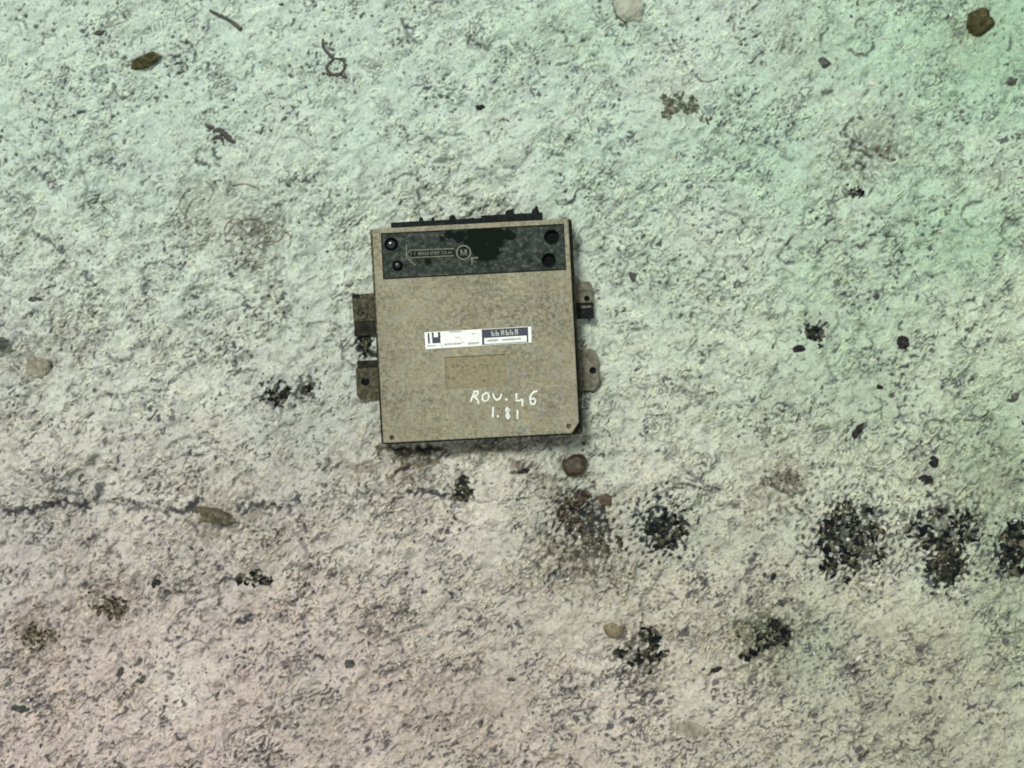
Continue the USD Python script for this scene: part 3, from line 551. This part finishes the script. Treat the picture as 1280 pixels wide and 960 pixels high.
# ------------------------------------------------------------------ stones, chips, twig, stem
def pebble(seed, rx, ry, rz, ang=0, facet=0.25, sub=3, nz=0.75):
    m = trimesh.creation.icosphere(subdivisions=sub, radius=1.0); v = m.vertices.copy()
    r_ = np.random.default_rng(seed)
    for _ in range(9):                            # flattened facets, then fine lumps
        d = r_.standard_normal(3); d /= np.linalg.norm(d); h = r_.uniform(0.62, 0.92); s_ = v @ d; over = np.maximum(0, s_ - h); v -= over[:, None] * d * (1 - facet)
    v *= (1 + nz * (meshkit.fbm(v * 1.6 + seed * 3.7, 4, seed) - .5))[:, None]
    v *= [rx, ry, rz]; a = math.radians(ang); c_, s_ = math.cos(a), math.sin(a)
    v = np.c_[v[:, 0] * c_ - v[:, 1] * s_, v[:, 0] * s_ + v[:, 1] * c_, v[:, 2]]
    return trimesh.Trimesh(v, m.faces, process=False)
_seed = [100]
def stone(name, px, py, rx, ry, ang, material, label, cat='stone', hk=0.55, sink=0.35, sub=4, facet=0.25, nz=0.75):
    _seed[0] += 1
    rz = min(rx, ry) * S * hk; m = pebble(_seed[0], rx * S, ry * S, rz, ang, facet, sub, nz); p = P(px, py)
    o = obj(name, m, material, None, smooth=40 if sub > 1 else 30, loc=(p[0], p[1], ground_z(p[0], p[1]) + rz * (1 - 2 * sink) * 0.5))
    tag(o, label, cat); return o
stone('pebble', 717, 581, 17, 15, 20, chip_brown, 'glossy brown rounded pebble just below the lower right corner of the control unit', 'pebble', .9, .25, 4, .3, .25)
stone('pebble', 757, 624, 9.5, 7.5, -10, chip_red, 'small reddish brown pebble to the right of the large crusted patch top', 'pebble', .8, .3, 4, .2, .35)
stone('pebble', 766, 787, 14, 9.5, -8, chip_tan, 'tan oval pebble beside the black crusted patch at lower centre', 'pebble', .8, .3, 4, .3, .3)
stone('stone', 183, 77, 22, 8, 24, chip_olive, 'long dark olive stone lying aslant near the upper left corner', 'stone', .7)
stone('stone', 1222, 28, 20, 17, 10, chip_olive, 'round brownish olive stone sunk in the concrete at the upper right corner', 'stone', .5, .35, 4, .3, .45)
stone('stone', 787, 10, 21, 20, 0, chip_pale, 'pale round stone cut by the top edge of the photo', 'stone', .45)
stone('stone', 268, 645, 30, 10, -14, chip_mud, 'flat greyish brown stone in the dark crack at left', 'stone', .5, .5, 4, .1)
stone('stone', 866, 915, 30, 12, -12, chip_grey, 'flat grey brown stone near the bottom edge right of centre', 'stone', .45)
stone('stone', 46, 458, 17, 15, 40, chip_grey, 'greyish weathered stone sunk in the concrete near the left edge', 'stone', .4)
chips = [
    (600, 133, 8, 4.5, 0, 'small dark oval chip above the control unit near the top centre'),
    (1030, 78, 7, 9, 70, 'dark double lump chip in the pale upper right area'),
    (1128, 428, 9, 10, 80, 'dark grey chip alone right of the small ring shaped crust'),
    (998, 436, 9, 5.5, 5, 'flat black chip just below left of the ring shaped crust'),
    (1166, 578, 10, 9, 20, 'upper dark chip of the stack above the right hand moss'),
    (1155, 600, 11, 8, 8, 'middle and widest dark chip above the right hand moss'),
    (1160, 618, 5, 6.5, 60, 'lowest and smallest dark chip above the right hand moss'),
    (25, 885, 12, 8, 10, 'dark pointed chip at the lower left corner'),
    (148, 842, 4.5, 9, -15, 'narrow upright dark chip left of the square framed chip'),
    (176, 848, 6, 10, -5, 'dark squarish upright chip with pale middle at lower left'),
    (195, 730, 8, 7, 30, 'dark lumpy chip right of the brown tuft at lower left'),
    (224, 923, 11, 4, 12, 'flat black chip close to the bottom edge at left'),
    (893, 835, 11, 4.5, 5, 'long glossy black chip below left of the olive tuft'),
    (978, 753, 8, 6.5, 0, 'dark rounded chip above right of the olive tuft'),
    (965, 720, 6, 5.5, 50, 'small hook shaped black chip left below the big mottled moss'),
    (46, 375, 11, 4.5, -5, 'flat dark chip near the left edge at mid height'),
    (4, 431, 8, 10, 0, 'dark chip cut by the left edge of the photo'),
    (100, 598, 5.5, 7, 0, 'dark blue grey chip above the left hand crack'),
    (1265, 497, 9, 6, 20, 'dark chip with pale top at the right edge of the photo'),
    (1072, 538, 6, 14, -28, 'long aslant black chip in the open right hand area'),
    (1266, 101, 9, 5, 10, 'dark chip at the right edge high up'),
    (793, 344, 6, 10, 25, 'dark crooked chip right of the control unit header'),
    (655, 590, 8, 6, 20, 'dark brown chip left of the brown rounded pebble'),
    (437, 828, 7, 6, 0, 'dark round chip at lower left of centre'),
    (125, 42, 9, 4, 0, 'flat grey chip above the long olive stone'),
    (372, 905, 4, 4, 0, 'tiny dark dot chip near the bottom left of centre'),
    (640, 850, 9, 4, 5, 'short black bar shaped chip near the bottom centre'),
    (600, 905, 4, 8, -20, 'narrow dark chip near the bottom edge left of centre'),
    (790, 901, 5, 5.5, 0, 'round black chip left above the flat grey brown stone'),
    (1095, 370, 5, 6, 0, 'small dark chip above the lone grey chip'),
    (1096, 483, 10, 3.6, -12, 'thin slanting black chip above the long aslant chip')]
for x, y, rx, ry, an, lb in chips:
    strong = (x, y) in ((600, 133), (998, 436), (1072, 538), (1166, 578), (1155, 600), (893, 835), (655, 590), (1128, 428), (195, 730), (965, 720), (1096, 483))
    stone('stone_chip', x, y, rx * .9, ry * .85, an, chip_dark if strong else chip_soft, lb, 'stone chip', .5, .42, 3)

def tube(pts, rad, seg=9, bump=0.15, seed=1):
    pts = np.array(pts, float); d = np.r_[0, np.cumsum(np.linalg.norm(np.diff(pts, axis=0), axis=1))]
    n = 60; t_ = np.linspace(0, d[-1], n)
    c_ = np.stack([np.interp(t_, d, pts[:, k]) for k in range(3)], 1); c_ = ndimage.gaussian_filter1d(c_, 1.6, axis=0, mode='nearest')
    rad = np.interp(t_, d, np.broadcast_to(rad, len(d))); tg = np.gradient(c_, axis=0); tg /= np.linalg.norm(tg, axis=1, keepdims=True)
    up = np.array([0, 0, 1.0]); a = np.cross(tg, up); a /= np.linalg.norm(a, axis=1, keepdims=True); b = np.cross(a, tg)
    th = np.linspace(0, 2 * np.pi, seg, endpoint=False)
    r_ = rad[:, None] * (1 + bump * (np.random.default_rng(seed).random((n, seg)) - .5) * 2)
    v = c_[:, None] + r_[..., None] * (np.cos(th)[None, :, None] * a[:, None] + np.sin(th)[None, :, None] * b[:, None])
    v = np.vstack([v.reshape(-1, 3), c_[:1], c_[-1:]]); f = []
    for i in range(n - 1):
        for j in range(seg):
            k, l = i * seg + j, i * seg + (j + 1) % seg; f += [[k, l, l + seg], [k, l + seg, k + seg]]
    for j in range(seg): f += [[n * seg, (j + 1) % seg, j], [n * seg + 1, (n - 1) * seg + j, (n - 1) * seg + (j + 1) % seg]]
    m = trimesh.Trimesh(v, f, process=False); m.fix_normals(); return m
def on_ground(pts, lift): return [[*P(x, y)[:2], ground_z(*P(x, y)[:2]) + lift] for x, y in pts]
o = obj('twig', tube(on_ground([(263, 14), (272, 19), (286, 25), (296, 32), (303, 39)], 0.0009), [.0011, .0014, .0013, .0017, .0020], 9, .2, 3), twig_mat, smooth=True)
tag(o, 'short straight grey twig lying near the top edge at left', 'twig')
tg = thing('straw_tangle', 'faint tangle of dry straw fibres to the upper left of the control unit', 'straw', (*P(300, 275)[:2], 0))
off = np.array([*P(300, 275)[:2], 0]); rs_ = np.random.default_rng(91)
for fx_, fy_, fr, f0, f1 in ((250, 255, 26, 2.2, 4.6), (262, 268, 30, 3.0, 4.4), (246, 240, 20, 5.2, 7.2), (305, 290, 24, 2.4, 4.2), (318, 300, 34, 3.4, 4.9), (330, 285, 26, .2, 1.6), (345, 300, 18, 5.4, 7.0), (300, 262, 40, 4.4, 5.4), (338, 318, 22, 3.6, 5.2), (282, 300, 28, 4.8, 6.0)):
    pts = [(fx_ + fr * math.cos(t), fy_ + fr * .8 * math.sin(t)) for t in np.linspace(f0, f1, 9)]
    obj('fibre', tube(np.array(on_ground(pts, 0.0005)) - off, [.0003] + [rs_.uniform(.0005, .0008)] * 7 + [.0003], 6, .2, 5), straw_mat, tg, smooth=True)
sc_ = thing('bark_scrap', 'dark curved scrap of bark above the faint straw tangle', 'bark', (*P(275, 165)[:2], 0)); off = np.array([*P(275, 165)[:2], 0])
obj('outer_strip', tube(np.array(on_ground([(257, 157), (266, 160), (277, 164), (286, 172), (293, 180)], 0.0006)) - off, [.0006, .0015, .0019, .0024, .0012], 8, .3, 8), stem_mat, sc_, smooth=True)
obj('inner_strip', tube(np.array(on_ground([(266, 175), (273, 171), (279, 175), (281, 183)], 0.0006)) - off, [.0006, .0012, .0012, .0005], 8, .3, 9), stem_mat, sc_, smooth=True)
st = thing('curled_stem', 'dark curled plant stem with a loop near the top left of centre', 'stem', (*P(415, 75)[:2], 0))
off = np.array([*P(415, 75)[:2], 0])
for nm, pts, rd in (('stalk', [(404, 49), (404, 59), (409, 66), (417, 74), (428, 74)], [.0009, .0012, .0012, .0011, .0010]),
                    ('loop', [(428, 74), (431, 80), (430, 88), (426, 93), (416, 94), (411, 90), (408, 86), (412, 79), (417, 75)], .0010),
                    ('side_shoot', [(403, 92), (412, 94), (424, 95), (434, 98)], [.0007, .0010, .0012, .0008])):
    obj(nm, tube(np.array(on_ground(pts, 0.0008)) - off, rd, 8, .2, 5), stem_mat, st, smooth=True)

# ------------------------------------------------------------------ moss and crust patches, each a thing
ico1, ico0 = trimesh.creation.icosphere(subdivisions=1), trimesh.creation.icosphere(subdivisions=0)
def lumps(pos, size, flat, rs, base, ang=None, el=(0.7, 1.6)):
    "many small irregular lumps as one mesh"
    n, nv = len(pos), len(base.vertices)
    sc = np.c_[size * rs.uniform(el[0], el[1], n), size * rs.uniform(0.6, 1.1, n), size * flat]
    a = rs.uniform(0, np.pi, n) if ang is None else ang + rs.normal(0, .5, n)
    v = base.vertices[None] * (1 + rs.uniform(-.28, .28, (n, nv, 1))) * sc[:, None]
    c_, s_ = np.cos(a)[:, None], np.sin(a)[:, None]
    v = np.stack([v[..., 0] * c_ - v[..., 1] * s_, v[..., 0] * s_ + v[..., 1] * c_, v[..., 2]], -1) + pos[:, None]
    f = base.faces[None] + (np.arange(n) * nv)[:, None, None]
    return v.reshape(-1, 3), f.reshape(-1, 3), np.repeat(rs.random(n)[:, None], nv, 0).repeat(3, 1)
def moss(px, py, rx, ry, n, size, material, label, thr=0.5, seed=1, rot=0, cat='moss', name='moss_patch', extra=()):
    rs = np.random.default_rng(seed); keep = []
    c_, s_ = math.cos(math.radians(rot)), math.sin(math.radians(rot))
    spots = [(px, py, rx, ry, n)] + list(extra)
    for (ax, ay, bx, by, k) in spots:
        got = 0
        for _ in range(k * 30):
            if got >= k: break
            u, v = rs.uniform(-1, 1, 2); r_ = math.hypot(u, v)
            if r_ > 1: continue
            x, y = ax + (u * bx) * c_ - (v * by) * s_, ay + (u * bx) * s_ + (v * by) * c_
            if 0.45 * meshkit.fbm(np.array([x * .06, y * .06, seed * 1.0]), 2, seed) + 0.55 * meshkit.noise(np.array([x * .16, y * .13, seed + .5]), seed) - 0.22 * (r_ - .55) < thr: continue
            keep.append((x, y)); got += 1
    p = np.array([P(x, y)[:2] for x, y in keep]); size_m = rs.uniform(.30, .72, len(p)) * size * S
    pos = np.c_[p, ground_z(p[:, 0], p[:, 1]) + 0.0002 + 0.05 * size_m]
    c0_ = np.array([*P(px, py)[:2], 0])
    v, f, sh = lumps(pos - c0_, size_m, rs.uniform(.22, .5, len(p)), rs, ico1, el=(.9, 2.1))
    o = obj(name, (v, f), material, None, smooth=True, loc=c0_); color_primvar(o, 'shade', sh); tag(o, label, cat)
moss(1060, 676, 46, 52, 330, 4.6, moss_dark, 'large round mottled black moss patch right of centre', .46, 1)
moss(1180, 705, 24, 24, 240, 4.8, moss_dark, 'solid black moss patch with scattered bits fanning out above', .40, 2, extra=[(1176, 662, 52, 26, 150)])
moss(1268, 685, 24, 34, 240, 4.8, moss_dark, 'black moss patch at the right edge of the photo', .42, 3)
moss(828, 661, 32, 25, 150, 4.4, moss_dark, 'small ring shaped black moss patch below right of the control unit', .47, 4)
moss(724, 650, 30, 28, 120, 3.8, moss_brown, 'dark brownish crusted patch in the brown triangle under the pebble', .50, 5, extra=[(755, 680, 26, 16, 60), (715, 620, 24, 10, 40)])
moss(720, 694, 38, 28, 130, 4.0, moss_grey, 'grey brown crust forming the pointed lower half of the triangular patch', .47, 15)
moss(800, 822, 38, 22, 120, 4.2, moss_dark, 'black crusted patch below the tan oval pebble', .50, 6, extra=[(815, 795, 24, 12, 50)])
moss(955, 793, 34, 20, 190, 4.4, moss_dark, 'dark olive tuft of moss in the lower right', .48, 7, extra=[(930, 815, 20, 12, 40)])
moss(945, 785, 34, 20, 120, 3.6, moss_olive, 'light olive fringe round the dark tuft in the lower right', .46, 17)
moss(1018, 416, 13, 13, 60, 4.2, moss_dark, 'small black ring of crust in the upper right half', .42, 8)
moss(348, 492, 16, 12, 60, 4.6, moss_dark, 'small black crust left of the control unit', .46, 9, extra=[(380, 486, 12, 8, 26)])
moss(325, 287, 34, 20, 60, 2.4, moss_grey, 'thin speckled grey crust left above the control unit', .50, 10)
moss(850, 137, 40, 18, 160, 3.4, moss_olive, 'olive brown smudge of dry moss above right of the control unit', .47, 11, 18)
moss(132, 758, 30, 18, 170, 3.0, moss_brown, 'brownish tuft of dry moss at lower left', .46, 12, 25)
moss(45, 797, 24, 17, 130, 3.0, moss_brown, 'dull brown moss lump at the left edge low down', .45, 13)
moss(972, 597, 34, 20, 110, 3.2, moss_grey, 'grey brown crust between the control unit and the big mottled moss', .49, 14)
moss(515, 572, 36, 9, 90, 2.8, moss_grey, 'brownish crumbs along the lower edge of the control unit', .45, 16)
moss(578, 610, 12, 18, 70, 4.2, moss_dark, 'black crumbs under the lower edge of the control unit', .42, 18)
moss(456, 436, 9, 20, 60, 3.6, moss_dark, 'black crumbs between the two left brackets', .44, 19)
moss(1100, 190, 30, 18, 60, 2.8, moss_grey, 'faint grey crust in the upper right with two black streaks', .5, 20)
moss(1072, 240, 14, 8, 40, 3.2, moss_dark, 'little dark crust under the faint grey crust at upper right', .44, 21)
moss(316, 722, 26, 10, 70, 3.4, moss_dark, 'dark crumbs along the curved flake at lower left', .5, 22)

# loose grit and flakes that nobody could count
def scatter(name, n, smin, smax, material, seed, label, cat, dens, flat):
    rs = np.random.default_rng(seed)
    x, y = rs.uniform(-.6, .6, n * 4), rs.uniform(-.48, .48, n * 4)
    w = dens(x, y) * (0.25 + meshkit.fbm(np.c_[x * 14, y * 14, np.full_like(x, seed)], 3, seed)); k = rs.random(n * 4) * np.quantile(w, .98) < w * .6
    k &= footprint(x, y) < 0.02
    x, y = x[k][:n], y[k][:n]
    size = smin + (smax - smin) * rs.random(len(x)) ** 3
    v, f, sh = lumps(np.c_[x, y, ground_z(x, y) + size * .15], size, rs.uniform(flat * .6, flat * 1.2, len(x)), rs, ico0, el=(.8, 2.0))
    o = obj(name, (v, f), material); color_primvar(o, 'shade', sh); tag(o, label, cat, None, 'stuff')
scatter('grit', 4200, .0004, .0015, grit_mat, 71, 'dark loose grit sprinkled over the concrete', 'grit', lambda x, y: 0.45 + 0.9 * smoothstep(.15, -.3, y), .5)
scatter('flakes', 3000, .0006, .0017, pale_grit, 72, 'pale loose flakes of concrete lying about', 'flakes', lambda x, y: 1.0 + 0 * x, .3)
